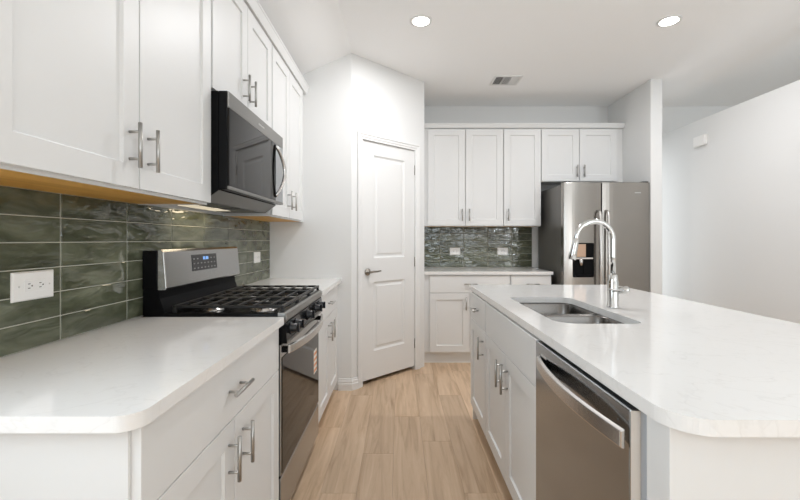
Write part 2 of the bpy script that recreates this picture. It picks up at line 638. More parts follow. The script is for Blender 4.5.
FRONTP = F((0, 0, 0), (1, 0, 0), (0, -1, 0))
baseboard('baseboard_pantry_front', FRONTP, -0.50, PA.x + 0.006, -3.27)
baseboard('baseboard_pantry', PN, -0.006, 0.066, 0.0)
baseboard('baseboard_partition', F((0, 0, 0), (0, 1, 0), (-1, 0, 0)), 0.9, ROOM_F, -2.90)
baseboard('baseboard_fridge', FRONTP, 2.386, 2.496, -3.80)

# ------------------------------------------------------------------ pantry door
door = thing('door_1', 'white two-panel pantry door with lever handle in the angled wall', 'door', PN(0.43, -0.02, 0))
struct(door)
MB().panelled(PN, 0.114, 0.743, 0.035, 2.068, -0.045, -0.010,
              [(0.245, 0.618, 0.270, 0.865), (0.245, 0.618, 1.070, 1.956)],
              [(0.006, 0.006), (0.016, 0.011), (0.030, 0.010), (0.042, 0.004)]).build('door_slab', TRIM, door, 0.0008, 1)
lv = MB()
lv.lathe(PN(0.176, -0.010, 0.955), PN.n, [(0, 0.031), (0.006, 0.031), (0.010, 0.026), (0.012, 0.012), (0.045, 0.010), (0.052, 0.010)], 20)
lv.tube([PN(0.172, 0.036, 0.955), PN(0.205, 0.038, 0.958), (PN(0.245, 0.037, 0.957)), PN(0.290, 0.034, 0.960)], [0.009, 0.0085, 0.0075, 0.006], 10)
lv.build('lever_handle', BRONZE, door)
for z in (0.25, 1.02, 1.885):
    MB().tube([PN(0.7465, -0.004, z - 0.045), PN(0.7465, -0.004, z + 0.045)], 0.006, 8).build('hinge', BRONZE, door)


# mitred casing: profile swept up, across and down in the plane of the angled wall
cz = MB()
prof = [(0.0, 0.0), (0.0, 0.016), (0.012, 0.018), (0.018, 0.013), (0.034, 0.012), (0.040, 0.008), (0.054, 0.007), (0.054, 0.0)]
path = []
iu0, iu1, iz = D0 + 0.004, D1 - 0.004, DZ - 0.004
rings = []
for q in range(4):
    ring = []
    for d, n_ in prof:
        if q == 0:
            ring.append(PN(iu0 - 0.054 + d, n_, 0))
        elif q == 1:
            ring.append(PN(iu0 - 0.054 + d, n_, iz + 0.054 - d))
        elif q == 2:
            ring.append(PN(iu1 + 0.054 - d, n_, iz + 0.054 - d))
        else:
            ring.append(PN(iu1 + 0.054 - d, n_, 0))
    rings.append(ring)
cz.quad_loop(rings)
struct(cz.build('trim_1', TRIM))
jm = MB()
jm.quad_loop([[PN(D0 + 0.004, -0.10, 0), PN(D0 + 0.004, 0.0, 0), PN(D0, 0.0, 0), PN(D0, -0.10, 0)],
              [PN(D0 + 0.004, -0.10, DZ - 0.004), PN(D0 + 0.004, 0.0, DZ - 0.004), PN(D0, 0.0, DZ), PN(D0, -0.10, DZ)],
              [PN(D1 - 0.004, -0.10, DZ - 0.004), PN(D1 - 0.004, 0.0, DZ - 0.004), PN(D1, 0.0, DZ), PN(D1, -0.10, DZ)],
              [PN(D1 - 0.004, -0.10, 0), PN(D1 - 0.004, 0.0, 0), PN(D1, 0.0, 0), PN(D1, -0.10, 0)]])
struct(jm.build('trim_2', TRIM))

# ------------------------------------------------------------------ counters and backsplash
CT, CB = 0.914, 0.884
XE, XF, XC, XT = -0.470, -0.510, -0.480, -1.058     # counter edge, carcass face, door face, tile face
XW = ROOM_L
tag(MB().prism(rounded(XW, XE, 0.714, 1.632, (0, 0.045, 0.004, 0)), CB, CT).build('countertop', QUARTZ, None, 0.002),
    'white quartz countertop piece in the left foreground, nearer side of the range', 'countertop', 'left run countertops')
tag(MB().prism(rounded(XW, XE, 2.408, 3.268, (0, 0.004, 0, 0)), CB, CT).build('countertop', QUARTZ, None, 0.002),
    'short white quartz countertop between the range and the pantry wall', 'countertop', 'left run countertops')
tag(MB().prism(rounded(0.242, 1.515, 3.935, ROOM_F, (0, 0.004, 0, 0)), CB, CT).build('countertop', QUARTZ, None, 0.002),
    'white quartz countertop below the far wall cabinets, left of the fridge', 'countertop')


def tiles(name, label, fr, us, zs, n_face, n_wall, loc):
    t = thing(name, label, 'backsplash', loc)
    gm = MB().box(fr, us[0], us[-1], n_wall + 0.001, n_face - 0.0025, zs[0], zs[-1])
    gm.build('grout', GROUT, t)
    b = MB()
    g_ = 0.0016
    for i in range(len(us) - 1):
        for j in range(len(zs) - 1):
            a, c, d, e = us[i] + g_, us[i + 1] - g_, zs[j] + g_, zs[j + 1] - g_
            if c - a < 0.004:
                continue
            k = 0.0022
            b.quad_loop([[fr(a, n_face - 0.006, d), fr(c, n_face - 0.006, d), fr(c, n_face - 0.006, e), fr(a, n_face - 0.006, e)],
                         [fr(a, n_face - 0.002, d), fr(c, n_face - 0.002, d), fr(c, n_face - 0.002, e), fr(a, n_face - 0.002, e)],
                         [fr(a + k, n_face, d + k), fr(c - k, n_face, d + k), fr(c - k, n_face, e - k), fr(a + k, n_face, e - k)]])
    b.build('tile_field', TILE, t)
    return t


ZT = [CT + 0.002 + 0.0763 * k for k in range(7)]
uy = [0.60] + [0.945 + 0.305 * k for k in range(8)] + [3.266]
tiles('tile_backsplash', 'long glossy green tile backsplash on the left wall behind the range', LEFT, uy, ZT, XT, XW, (XW, 1.9, CT))
ux = [0.242] + [0.462 + 0.274 * k for k in range(4)] + [1.513]
tiles('tile_backsplash', 'short glossy green tile backsplash on the far wall below the cabinets', FAR, ux, ZT, -(ROOM_F - 0.012), -ROOM_F, (0.9, ROOM_F, CT))


# ------------------------------------------------------------------ cabinets
def base_unit(label, fr, u0, u1, nb, nf, drawers, doors, toe=0.07, body_open=False, group=None, door_z=(0.116, 0.700), dr_z=(0.7035, 0.874), loc=None):
    """drawers: [(u0,u1,handle_u or None)], doors: [(u0,u1,handle_u)]"""
    t = thing('base_cabinet', label, 'cabinet', fr((u0 + u1) / 2, (nb + nf) / 2, 0), group)
    if body_open:
        b = MB()
        b.box(fr, u0, u0 + 0.018, nb, nf, 0.11, CB)
        b.box(fr, u1 - 0.018, u1, nb, nf, 0.11, CB)
        b.box(fr, u0 + 0.018, u1 - 0.018, nb, nb + 0.018, 0.11, CB)
        b.box(fr, u0 + 0.018, u1 - 0.018, nb + 0.018, nf, 0.11, 0.128)
        b.box(fr, u0 + 0.018, u1 - 0.018, nf - 0.018, nf, 0.128, CB)
        bmesh.ops.remove_doubles(b.bm, verts=b.bm.verts[:], dist=1e-5)
        b.build('body', CAB, t)
    else:
        box('body', CAB, fr, u0, u1, nb, nf, 0.11, CB, t, 0.001)
    box('toe_kick', CAB, fr, u0, u1, nb, nf - toe, 0.0, 0.11, t)
    for a, c, h in drawers:
        d = slab(fr, a, c, dr_z[0], dr_z[1], nf, t)
        if h is not None:
            pull(fr, h, 0.791, nf + 0.02, d, False)
    for a, c, h in doors:
        d = shaker(fr, a, c, door_z[0], door_z[1], nf, t)
        if h is not None:
            pull(fr, h, 0.600, nf + 0.02, d, True)
    return t


base_unit('white base cabinet with wide drawer over two doors in the left foreground', LEFT, 0.752, 1.630, XW + 0.002, XF,
          [(0.759, 1.624, 1.190)], [(0.759, 1.189, 1.148), (1.193, 1.624, 1.250)])
base_unit('white base cabinet with drawer and doors between range and pantry wall', LEFT, 2.412, 3.268, XW + 0.002, XF,
          [(2.418, 3.165, 2.79)], [(2.418, 2.789, 2.742), (2.794, 3.165, 2.842)])
YF = 3.972
base_unit('wide white base cabinet on the far wall next to the pantry', FAR, 0.242, 1.097, -ROOM_F + 0.002, -YF,
          [(0.302, 1.091, 0.70)], [(0.302, 0.693, 0.655), (0.698, 1.091, 0.737)], group='far wall base cabinets', toe=0.025)
base_unit('narrow white base cabinet on the far wall next to the fridge', FAR, 1.098, 1.503, -ROOM_F + 0.002, -YF,
          [(1.104, 1.499, 1.31)], [(1.104, 1.499, 1.15)], group='far wall base cabinets', toe=0.025)


def wall_unit(label, fr, u0, u1, nb, nf, z0, z1, doors, hz, group=None, wood_bottom=True):
    t = thing('wall_cabinet', label, 'cabinet', fr((u0 + u1) / 2, (nb + nf) / 2, z0), group)
    b = MB()
    # sides, top, back and a face frame, with a recessed plywood bottom
    w = 0.009
    b.box(fr, u0, u1, nb, nf, z0 + 0.012, z1)
    b.build('body', CAB, t, 0.001)
    r = MB()
    outer = [(u0, nb), (u1, nb), (u1, nf), (u0, nf)]
    inner = [(u0 + w, nb + 0.004), (u1 - w, nb + 0.004), (u1 - w, nf - w), (u0 + w, nf - w)]
    rings = [[fr(*p, z0 + 0.012) for p in outer], [fr(*p, z0) for p in outer], [fr(*p, z0) for p in inner], [fr(*p, z0 + 0.012) for p in inner]]
    r.quad_loop(rings, cap0=False, cap1=False)
    r.build('bottom_rail', CAB, t)
    if wood_bottom:
        box('bottom_panel', MAPLE, fr, u0 + w, u1 - w, nb + 0.004, nf - w, z0 + 0.003, z0 + 0.012, t)
    for a, c, h in doors:
        d = shaker(fr, a, c, z0 + 0.008, z1 - 0.012, nf, t)
        pull(fr, h, hz, nf + 0.02, d, True)
    return t


XU = -0.785
ZU0, ZU1 = 1.371, 2.415
wall_unit('tall white wall cabinet at top left above the foreground counter', LEFT, 0.720, 1.630, XW, XU, ZU0, ZU1,
          [(0.726, 1.175, 1.133), (1.180, 1.624, 1.216)], 1.497, 'left wall cabinets')
wall_unit('short white wall cabinet directly above the microwave', LEFT, 1.634, 2.402, XW, XU, 1.845, ZU1,
          [(1.640, 2.015, 1.960), (2.020, 2.396, 2.045)], 1.972, 'left wall cabinets', wood_bottom=False)
wall_unit('tall white wall cabinet between the microwave and the pantry wall', LEFT, 2.406, 3.268, XW, XU, ZU0, ZU1,
          [(2.412, 2.784, 2.735), (2.789, 3.160, 2.845)], 1.497, 'left wall cabinets')
YU = 4.272
wall_unit('white two-door wall cabinet on the far wall next to the pantry', FAR, 0.242, 1.106, -ROOM_F, -YU, ZU0, ZU1,
          [(0.303, 0.697, 0.664), (0.706, 1.102, 0.740)], 1.49, 'far wall cabinets')
wall_unit('white single-door wall cabinet on the far wall just left of the fridge', FAR, 1.107, 1.506, -ROOM_F, -YU, ZU0, ZU1,
          [(1.111, 1.503, 1.152)], 1.49, 'far wall cabinets')
wall_unit('short white two-door cabinet above the fridge', FAR, 1.507, 2.384, -ROOM_F, -YU, 1.843, ZU1,
          [(1.512, 1.910, 1.882), (1.916, 2.310, 1.957)], 1.955, 'far wall cabinets', wood_bottom=False)


def crown(label, fr, u0, u1, n, z0, z1):
    b = MB()
    prof = [(n - 0.03, z0), (n + 0.008, z0), (n + 0.012, z0 + 0.010), (n + 0.022, z1 - 0.014), (n + 0.026, z1 - 0.010), (n + 0.026, z1), (n - 0.03, z1)]
    b.quad_loop([[fr(u0, p, z) for p, z in prof], [fr(u1, p, z) for p, z in prof]])
    return tag(b.build('crown_molding', CAB), label, 'molding')


crown('white crown molding along the top of the left wall cabinets', LEFT, 0.60, 3.268, XU + 0.02, ZU1, 2.478)
crown('white crown molding along the top of the far wall cabinets', FAR, 0.242, 2.384, -YU + 0.02, ZU1, 2.462)

# ------------------------------------------------------------------ range
R0, R1 = 1.640, 2.402
XR = -0.500
rg = thing('gas_range', 'stainless and black gas range with backguard, between the left counters', 'range', ((XW + XR) / 2, 2.02, 0))
box('body', BLACK, LEFT, R0, R1, XW + 0.02, XR, 0.05, 0.905, rg, 0.002)
for u in (R0 + 0.05, R1 - 0.05):
    for n in (XR - 0.06, XW + 0.10):
        MB().lathe(LEFT(u, n, 0.0), (0, 0, 1), [(0, 0.018), (0.012, 0.018), (0.014, 0.010), (0.06, 0.010)], 12).build('foot', MATTEBLACK, rg)
# cooktop pan with raised rim and sloped back
ck = MB()
o_ = rounded(-0.975, -0.474, R0 + 0.002, R1 - 0.002, 0.012, 4)
i_ = rounded(-0.955, -0.497, R0 + 0.03, R1 - 0.03, 0.02, 4)
ck.quad_loop([[Vector((x, y, 0.900)) for x, y in o_], [Vector((x, y, 0.926)) for x, y in o_], [Vector((x, y, 0.926)) for x, y in i_], [Vector((x, y, 0.914)) for x, y in i_]], cap0=True, cap1=True)
ck.build('cooktop', BLACK, rg, 0.002)
# slate coloured front lip
lip = MB()
pr = [(-0.500, 0.888), (-0.470, 0.888), (-0.464, 0.896), (-0.466, 0.922), (-0.474, 0.930), (-0.500, 0.930)]
lip.quad_loop([[LEFT(u, n, z) for n, z in pr] for u in (R0 + 0.001, R1 - 0.001)])
lip.build('front_lip', SLATE, rg, 0.001)
# burners
burn = [(-0.61, 1.80, 0.045), (-0.84, 1.80, 0.036), (-0.725, 2.02, 0.050), (-0.61, 2.24, 0.040), (-0.84, 2.24, 0.045)]
for x, y, r in burn:
    bn = MB().lathe((x, y, 0.912), (0, 0, 1), [(0, r + 0.012), (0.006, r + 0.012), (0.008, r), (0.014, r), (0.014, 0.01)], 24).build('burner', STEELHN, rg)
    MB().lathe((x, y, 0.926), (0, 0, 1), [(0, r * 0.9), (0.006, r * 0.9), (0.009, r * 0.75)], 24).build('burner_cap', IRON, bn)
# three cast iron grates
gy = [R0 + 0.012, R0 + 0.258, R0 + 0.504, R1 - 0.012]
for i in range(3):
    a, c = gy[i] + 0.003, gy[i + 1] - 0.003
    gr = MB()
    gx0, gx1, zt, th = -0.940, -0.480, 0.957, 0.011
    for x in (gx0, gx1 - 0.014):
        gr.box(WORLD, x, x + 0.014, a, c, zt - th, zt)
    for y in (a, c - 0.014):
        gr.box(WORLD, gx0 + 0.014, gx1 - 0.014, y, y + 0.014, zt - th, zt)
    for k in range(1, 7):
        x = gx0 + (gx1 - gx0) * k / 7.0
        gr.box(WORLD, x - 0.005, x + 0.005, a + 0.014, c - 0.014, zt - th + 0.002, zt)
    m_ = (a + c) / 2
    gr.box(WORLD, gx0 + 0.014, gx1 - 0.014, m_ - 0.005, m_ + 0.005, zt - th - 0.002, zt - 0.003)
    for x in (gx0, gx1 - 0.014):
        for y in (a, c - 0.014):
            gr.box(WORLD, x, x + 0.014, y, y + 0.014, 0.9262, zt - th)
    gr.build('grate', IRON, rg, 0.002, 1)
# backguard
bgd = MB()
pr = [(XT + 0.003, 0.905), (-0.955, 0.905), (-0.966, 0.930), (-0.985, 0.985), (-0.990, 1.024), (XT + 0.003, 1.024)]
bgd.quad_loop([[LEFT(u, n, z) for n, z in pr] for u in (R0 + 0.004, R1 - 0.004)])
bgd.build('backguard_base', MATTEBLACK, rg, 0.002)
bk = box('backguard_back', BLACK, LEFT, R0, R1, XT + 0.003, -0.992, 1.0245, 1.184, rg, 0.003)
pp = MB()
pr = [(-0.991, 1.022), (-0.962, 1.022), (-0.958, 1.030), (-0.970, 1.178), (-0.978, 1.188), (-0.991, 1.188)]
pp.quad_loop([[LEFT(u, n, z) for n, z in pr] for u in (R0 + 0.002, R1 - 0.002)])
pan = pp.build('backguard_panel', STEEL, rg, 0.002)
ec = MB()
ec.quad_loop([[LEFT(u, n + 0.002 * (1 if n > -0.98 else 0), z) for n, z in pr] for u in (R0 - 0.001, R0 + 0.008)])
ec.build('end_cap', STEELHN, pan, 0.002)


def on_panel(u, z, d):
    f_ = (z - 1.030) / 0.148
    return LEFT(u, -0.958 - 0.012 * f_ + d, z)


dsp = MB()
dsp.quad_loop([[on_panel(1.862, 1.082, d), on_panel(2.108, 1.082, d), on_panel(2.108, 1.158, d), on_panel(1.862, 1.158, d)] for d in (-0.004, 0.002)])
dp = dsp.build('control_display', DISPLAY, pan)
dg = MB()
for k in range(4):
    u = 1.965 + k * 0.013 + (0.004 if k > 1 else 0)
    dg.quad_loop([[on_panel(u, 1.132, d), on_panel(u + 0.009, 1.132, d), on_panel(u + 0.009, 1.147, d), on_panel(u, 1.147, d)] for d in (0.0015, 0.0026)])
dg.build('clock_digits', DIGIT, dp)
for rr in range(3):
    for k in range(7):
        if rr == 2 and 2 <= k <= 4:
            continue
        u = 1.872 + k * 0.034
        z = 1.092 + rr * 0.022
        lg = MB()
        lg.quad_loop([[on_panel(u, z, d), on_panel(u + 0.012, z, d), on_panel(u + 0.012, z + 0.005, d), on_panel(u, z + 0.005, d)] for d in (0.0015, 0.0024)])
        lg.build('keypad_legend', LEGEND, dp)
# control panel, sloping, with knobs
cp = MB()
pr = [(XR - 0.002, 0.802), (-0.462, 0.802), (-0.468, 0.886), (XR - 0.002, 0.886)]
cp.quad_loop([[LEFT(u, n, z) for n, z in pr] for u in (R0 + 0.002, R1 - 0.002)])
cpo = cp.build('control_panel', BLACK, rg, 0.002)
tr = MB().box(LEFT, R0 + 0.004, R1 - 0.004, -0.470, -0.4605, 0.800, 0.812)
tr.build('panel_trim', SLATE, cpo, 0.001)
for u in (1.715, 1.800, 2.020, 2.215, 2.310):
    kb = MB()
    kb.lathe(LEFT(u, -0.4655, 0.850), (1, 0, 0.07), [(0, 0.026), (0.004, 0.026), (0.006, 0.021), (0.026, 0.019), (0.029, 0.016)], 20)
    k_ = kb.build('knob', KNOBM, rg)
    MB().box(LEFT, u - 0.0045, u + 0.0045, -0.437, -0.428, 0.833, 0.871).build('knob_grip', KNOBM, k_, 0.002)
    MB().box(LEFT, u + 0.030, u + 0.042, -0.4660, -0.4632, 0.828, 0.845).build('knob_legend', LEGEND, k_)
# oven door
XO = -0.486
od = MB().box(LEFT, R0 + 0.002, R1 - 0.002, XR + 0.001, XO, 0.256, 0.796).build('oven_door', STEEL, rg, 0.003)
box('door_glass', GLASSBLK, LEFT, R0 + 0.010, R1 - 0.010, XO - 0.004, XO + 0.0025, 0.264, 0.742, od, 0.002)
arc = []
for k in range(25):
    f_ = k / 24.0
    arc.append((R0 + 0.03 + (R1 - R0 - 0.06) * f_, XO + 0.018 + 0.042 * math.sin(math.pi * f_) ** 0.8))
hd = MB().sweep_band(LEFT, arc, 0.752, 0.792, 0.013)
hd.build('handle', STEELHN, od, 0.003)
for u in (R0 + 0.045, R1 - 0.045):
    box('handle_mount', MATTEBLACK, LEFT, u - 0.012, u + 0.012, XO - 0.002, XO + 0.020, 0.757, 0.780, od, 0.002)
st = box('caution_sticker', STICKER, LEFT, 2.255, 2.330, XO + 0.002, XO + 0.0034, 0.468, 0.600, od)
for k in range(4):
    box('sticker_stripe', STICKERO, LEFT, 2.259, 2.326, XO + 0.003, XO + 0.0042, 0.478 + k * 0.031, 0.493 + k * 0.031, od)
dw_ = MB()
pr = [(XR, 0.062), (XO - 0.004, 0.062), (XO, 0.072), (XO, 0.236), (XO - 0.004, 0.246), (XR, 0.246)]
dw_.quad_loop([[LEFT(u, n, z) for n, z in pr] for u in (R0 + 0.002, R1 - 0.002)])
dw_.build('storage_drawer', STEEL, rg, 0.002)

# ------------------------------------------------------------------ over-the-range microwave
mw = thing('microwave', 'black and stainless over-the-range microwave under the short left cabinet', 'microwave', ((XW - 0.70) / 2, 2.02, 1.41))
M0, M1 = 1.637, 2.399
mb = MB()
pr = [(XT + 0.004, 1.392), (-0.80, 1.392), (-0.742, 1.434), (-0.742, 1.840), (XT + 0.004, 1.840)]
mb.quad_loop([[LEFT(u, n, z) for n, z in pr] for u in (M0, M1)])
mb.build('body', MATTEBLACK, mw, 0.003)
bp_ = MB()
pr = [(XT + 0.03, 1.389), (-0.801, 1.389), (-0.741, 1.4325), (-0.743, 1.4335), (-0.803, 1.3915), (XT + 0.03, 1.3915)]
bp_.quad_loop([[LEFT(u, n, z) for n, z in pr] for u in (M0 + 0.006, M1 - 0.006)])
bp_.build('underside_panel', UNDER, mw)
md = box('door', BLACK, LEFT, M0, M1, -0.7415, -0.706, 1.436, 1.840, mw, 0.003)
box('door_frame', SLATE, LEFT, M0 + 0.001, M1 - 0.001, -0.7065, -0.699, 1.772, 1.838, md, 0.002)
box('bottom_rail', SLATE, LEFT, M0 + 0.001, M1 - 0.001, -0.7065, -0.698, 1.437, 1.450, md, 0.002)
box('door_glass', GLASSBLK, LEFT, M0 + 0.006, 2.262, -0.7065, -0.6995, 1.4505, 1.7715, md, 0.001)
box('control_strip', STEELDW, LEFT, 2.264, M1 - 0.002, -0.7065, -0.6995, 1.4505, 1.7715, md, 0.001)
arc = [(2.255 + 0.075 * math.sin(math.pi * k / 16.0), -0.699 + 0.030 * math.sin(math.pi * k / 16.0) ** 0.7, 1.475 + 0.285 * k / 16.0) for k in range(17)]
MB().tube([LEFT(*p) for p in arc], 0.0095, 10).build('handle', STEELHN, md)
arc2 = [(2.250 - 0.030 * math.sin(math.pi * k / 16.0), -0.6985, 1.475 + 0.285 * k / 16.0) for k in range(17)]
gbz = MB()
gbz.quad_loop([[LEFT(u - 0.006, n, z), LEFT(u + 0.008, n, z), LEFT(u + 0.008, n + 0.004, z), LEFT(u - 0.006, n + 0.004, z)] for u, n, z in arc2])
gbz.build('handle_recess', BLACK, md)
bd = MB()
for k in range(8):
    bd.box(LEFT, 1.985 + k * 0.0105, 1.992 + k * 0.0105, -0.6995, -0.6982, 1.800, 1.808)
bd.build('badge', BADGE, md)
box('grease_filter', UNDER, LEFT, 1.70, 1.98, -0.92, -0.82, 1.386, 1.3895, mw)
box('grease_filter', UNDER, LEFT, 2.06, 2.34, -0.92, -0.82, 1.386, 1.3895, mw)
box('cooktop_lamp', COOKLAMP, LEFT, 1.84, 2.20, -1.02, -0.93, 1.386, 1.3895, mw)
cook = area('cooktop_lamp_light', (-0.975, 2.02, 1.382), (0, 0, 0), 0.08, 0.32, 0.6, (1.0, 0.83, 0.58))

# ------------------------------------------------------------------ far fridge
fr_ = thing('refrigerator', 'stainless side-by-side fridge with water dispenser against the far wall', 'refrigerator', (1.96, 4.15, 0))
XL_, XR_, XS = 1.556, 2.376, 1.918
box('body', FRSIDE, WORLD, XL_ + 0.004, XR_ - 0.004, 3.862, 4.50, 0.03, 1.760, fr_, 0.004)
box('base_grille', MATTEBLACK, WORLD, XL_ + 0.01, XR_ - 0.01, 3.84, 3.88, 0.005, 0.075, fr_)


def fdoor(x0, x1, name):
    pts = []
    n_ = 14
    for k in range(n_ + 1):
        f_ = k / n_
        e = 0.012 * (abs(2 * f_ - 1) ** 4)
        pts.append((x0 + (x1 - x0) * f_, 3.783 + e))
    pts += [(x1, 3.858), (x0, 3.858)]
    return MB().prism(pts, 0.085, 1.772).build(name, STEELFR, fr_, 0.004)


dl = fdoor(XL_, XS - 0.004, 'freezer_door')
drr = fdoor(XS + 0.004, XR_, 'fresh_food_door')
for d, x in ((dl, XS - 0.038), (drr, XS + 0.038)):
    hpts = [(x, 3.778, 1.50), (x, 3.750, 1.487), (x, 3.738, 1.45), (x, 3.733, 1.05), (x, 3.738, 0.64), (x, 3.750, 0.603), (x, 3.778, 0.59)]
    MB().tube(hpts, 0.0135, 12).build('handle', STEELHN, d)
dx0, dx1 = 1.640, 1.838
dpz = MB()
fo = rounded(dx0, dx1, 0.872, 1.198, 0.012, 3)
fi = rounded(dx0 + 0.006, dx1 - 0.006, 0.880, 1.190, 0.010, 3)
dpz.quad_loop([[Vector((x, 3.786, z)) for x, z in fo], [Vector((x, 3.779, z)) for x, z in fo], [Vector((x, 3.779, z)) for x, z in fi], [Vector((x, 3.783, z)) for x, z in fi]], cap0=False)
disp = dpz.build('dispenser', MATTEBLACK, dl)
box('dispenser_screen', COPPER, WORLD, dx0 + 0.010, dx0 + 0.120, 3.7775, 3.783, 1.065, 1.186, dl, 0.001)
box('dispenser_buttons', STEELHN, WORLD, dx0 + 0.012, dx1 - 0.010, 3.777, 3.783, 1.045, 1.060, dl, 0.001)
MB().tube([(1.712, 3.782, 1.040), (1.712, 3.770, 1.030), (1.712, 3.768, 0.985)], [0.018, 0.020, 0.012], 12).build('dispenser_nozzle', STEELHN, dl)
box('dispenser_tray', MATTEBLACK, WORLD, dx0 + 0.02, dx1 - 0.02, 3.768, 3.784, 0.884, 0.894, dl, 0.001)
bd = MB()
for k in range(6):
    bd.box(WORLD, 2.225 + k * 0.010, 2.232 + k * 0.010, 3.7815, 3.786, 1.668, 1.676)
bd.build('badge', BADGE, drr)
box('hinge_cover', MATTEBLACK, WORLD, XR_ - 0.07, XR_ - 0.01, 3.80, 3.90, 1.7605, 1.782, fr_, 0.003)
box('hinge_cover', MATTEBLACK, WORLD, XL_ + 0.01, XL_ + 0.07, 3.80, 3.90, 1.7605, 1.782, fr_, 0.003)

# ------------------------------------------------------------------ island
IE, IXF = 0.487, 0.505          # counter edge, carcass face X
SINK = (0.597, 0.925, 1.50, 2.19)
tag(MB().prism(rounded(IE, 1.50, 0.700, 2.795, (0.075, 0.075, 0.01, 0.01)), CB, CT,
               [rounded(SINK[0], SINK[1], SINK[2], SINK[3], (0.085, 0.045, 0.065, 0.028))]).build('countertop', QUARTZ, None, 0.002),
    'large white quartz island countertop with the sink cut-out on the right', 'countertop')
IB = -1.10
base_unit('white island sink cabinet with false drawer front and two doors beside the dishwasher', ISL, 1.412, 2.262, IB, -IXF,
          [(1.418, 2.256, None)], [(1.418, 1.835, 1.792), (1.840, 2.256, 1.884)], body_open=True)
base_unit('narrow white island cabinet with drawer and door at the far end', ISL, 2.264, 2.735, IB, -IXF,
          [(2.270, 2.729, 2.50)], [(2.270, 2.729, 2.318)])
ip = thing('island_panel', 'white plain island end panel in the right foreground below the countertop', 'panel', (0.85, 0.76, 0))
box('end_board', CAB, WORLD, IXF - 0.004, 1.20, 0.742, 0.778, 0.0, CB, ip, 0.0015)
box('filler_strip', CAB, WORLD, IXF - 0.002, 0.56, 0.779, 0.815, 0.0, CB, ip, 0.0015)
box('back_board', CAB, WORLD, 1.102, 1.120, 0.779, 2.737, 0.0, CB, ip, 0.001)
box('far_board', CAB, WORLD, IXF, 1.120, 2.738, 2.756, 0.0, CB, ip, 0.001)

# dishwasher
dwt = thing('dishwasher', 'stainless dishwasher with bowed handle built into the island', 'dishwasher', (0.80, 1.11, 0))
DW0, DW1, XD = 0.828, 1.402, 0.477
box('tub', MATTEBLACK, WORLD, 0.520, 1.09, DW0 - 0.002, DW1 + 0.002, 0.10, 0.874, dwt)
box('toe_panel', MATTEBLACK, WORLD, 0.575, 0.60, DW0, DW1, 0.0, 0.10, dwt)
ddm = MB().box(ISL, DW0, DW1, -0.499, -XD, 0.112, 0.877)
dd = ddm.build('door', STEELDW, dwt, 0.004, 3)
box('door_liner', LINER, ISL, DW0 + 0.002, DW1 - 0.002, -0.5185, -0.4992, 0.114, 0.874, dd, 0.002)
box('edge_gleam_strip', EDGE, ISL, DW0 - 0.0015, DW0 + 0.002, -0.4985, -XD - 0.002, 0.114, 0.875, dd)  # thin strip that carries the painted reflection of the near edge
arc = []
for k in range(25):
    f_ = k / 24.0
    arc.append((DW0 + 0.004 + (DW1 - DW0 - 0.045) * f_, -XD + 0.001 + 0.028 * math.sin(math.pi * (0.06 + 0.94 * f_)) ** 0.9))
MB().sweep_band(ISL, arc, 0.792, 0.836, 0.011).build('handle', STEELHN, dd, 0.003)
bd = MB().box(ISL, 1.300, 1.352, -XD - 0.001, -XD + 0.0012, 0.838, 0.845)
bd.build('badge', BADGE, dd)
MB().lathe(ISL(0.872, -XD, 0.838), (-1, 0, 0), [(0, 0.003), (0.001, 0.003)], 8).build('indicator_dot', BADGEDK, dd)

# sink: two rounded bowls with low divider
sk = thing('kitchen_sink', 'stainless double-bowl undermount sink in the island countertop', 'sink', (0.77, 1.845, 0.70))


def bowl(y0, y1, ztop):
    b = MB()
    x0, x1 = SINK[0] - 0.004, SINK[1] + 0.004
    rings = []
    for ins, z, r in ((-0.014, ztop, 0.075), (0.0, ztop, 0.068), (0.004, ztop - 0.006, 0.066), (0.010, 0.76, 0.06), (0.016, 0.715, 0.058), (0.032, 0.695, 0.05), (0.06, 0.690, 0.04)):
        rings.append([Vector((x, y, z)) for x, y in rounded(x0 + ins, x1 - ins, y0 + ins, y1 - ins, max(r, 0.01), 6)])
    b.quad_loop(rings, cap0=False, cap1=True, smooth=True)
    o = b.build('bowl', SINKM, sk)
    mdl = o.modifiers.new('thickness', 'SOLIDIFY')
    mdl.thickness = 0.0015
    mdl.offset = 1
    MB().lathe(((x0 + x1) / 2, (y0 + y1) / 2, 0.6905), (0, 0, 1), [(0, 0.045), (0.003, 0.045), (0.003, 0.036), (0.0012, 0.034), (0.0012, 0.008)], 24).build('drain', CHROME, o)
    return o


bowl(SINK[2] - 0.004, 1.832, 0.8825)
bowl(1.858, SINK[3] + 0.004, 0.8825)
box('divider', SINKM, WORLD, SINK[0] + 0.01, SINK[1] - 0.01, 1.8315, 1.8585, 0.80, 0.868, sk, 0.008)

# faucet
fc = thing('kitchen_faucet', 'chrome gooseneck pull-down faucet behind the island sink', 'faucet', (0.993, 1.86, CT))
FX, FY = 0.993, 1.86
MB().lathe((FX, FY, CT), (0, 0, 1), [(0, 0.027), (0.006, 0.027), (0.010, 0.0235), (0.120, 0.0235), (0.128, 0.021), (0.150, 0.019), (0.154, 0.0145)], 24).build('body', CHROME, fc)
pts = [(FX, FY, CT + 0.150), (FX, FY, 1.15)]
for k in range(0, 19):
    a = math.pi * k / 18.0 * 1.02
    pts.append((FX - 0.086 + 0.086 * math.cos(a), FY, 1.228 + 0.086 * math.sin(a)))
MB().tube(pts, 0.0125, 14).build('spout', CHROME, fc)
e = Vector(pts[-1])
MB().tube([e + Vector((0.001, 0, 0.012)), e + Vector((-0.004, 0, -0.012)), e + Vector((-0.012, 0, -0.05)), e + Vector((-0.019, 0, -0.083)), e + Vector((-0.0195, 0, -0.086))], [0.0130, 0.0145, 0.0160, 0.0185, 0.016], 16).build('spray_head', CHROME, fc)
lvh = MB()
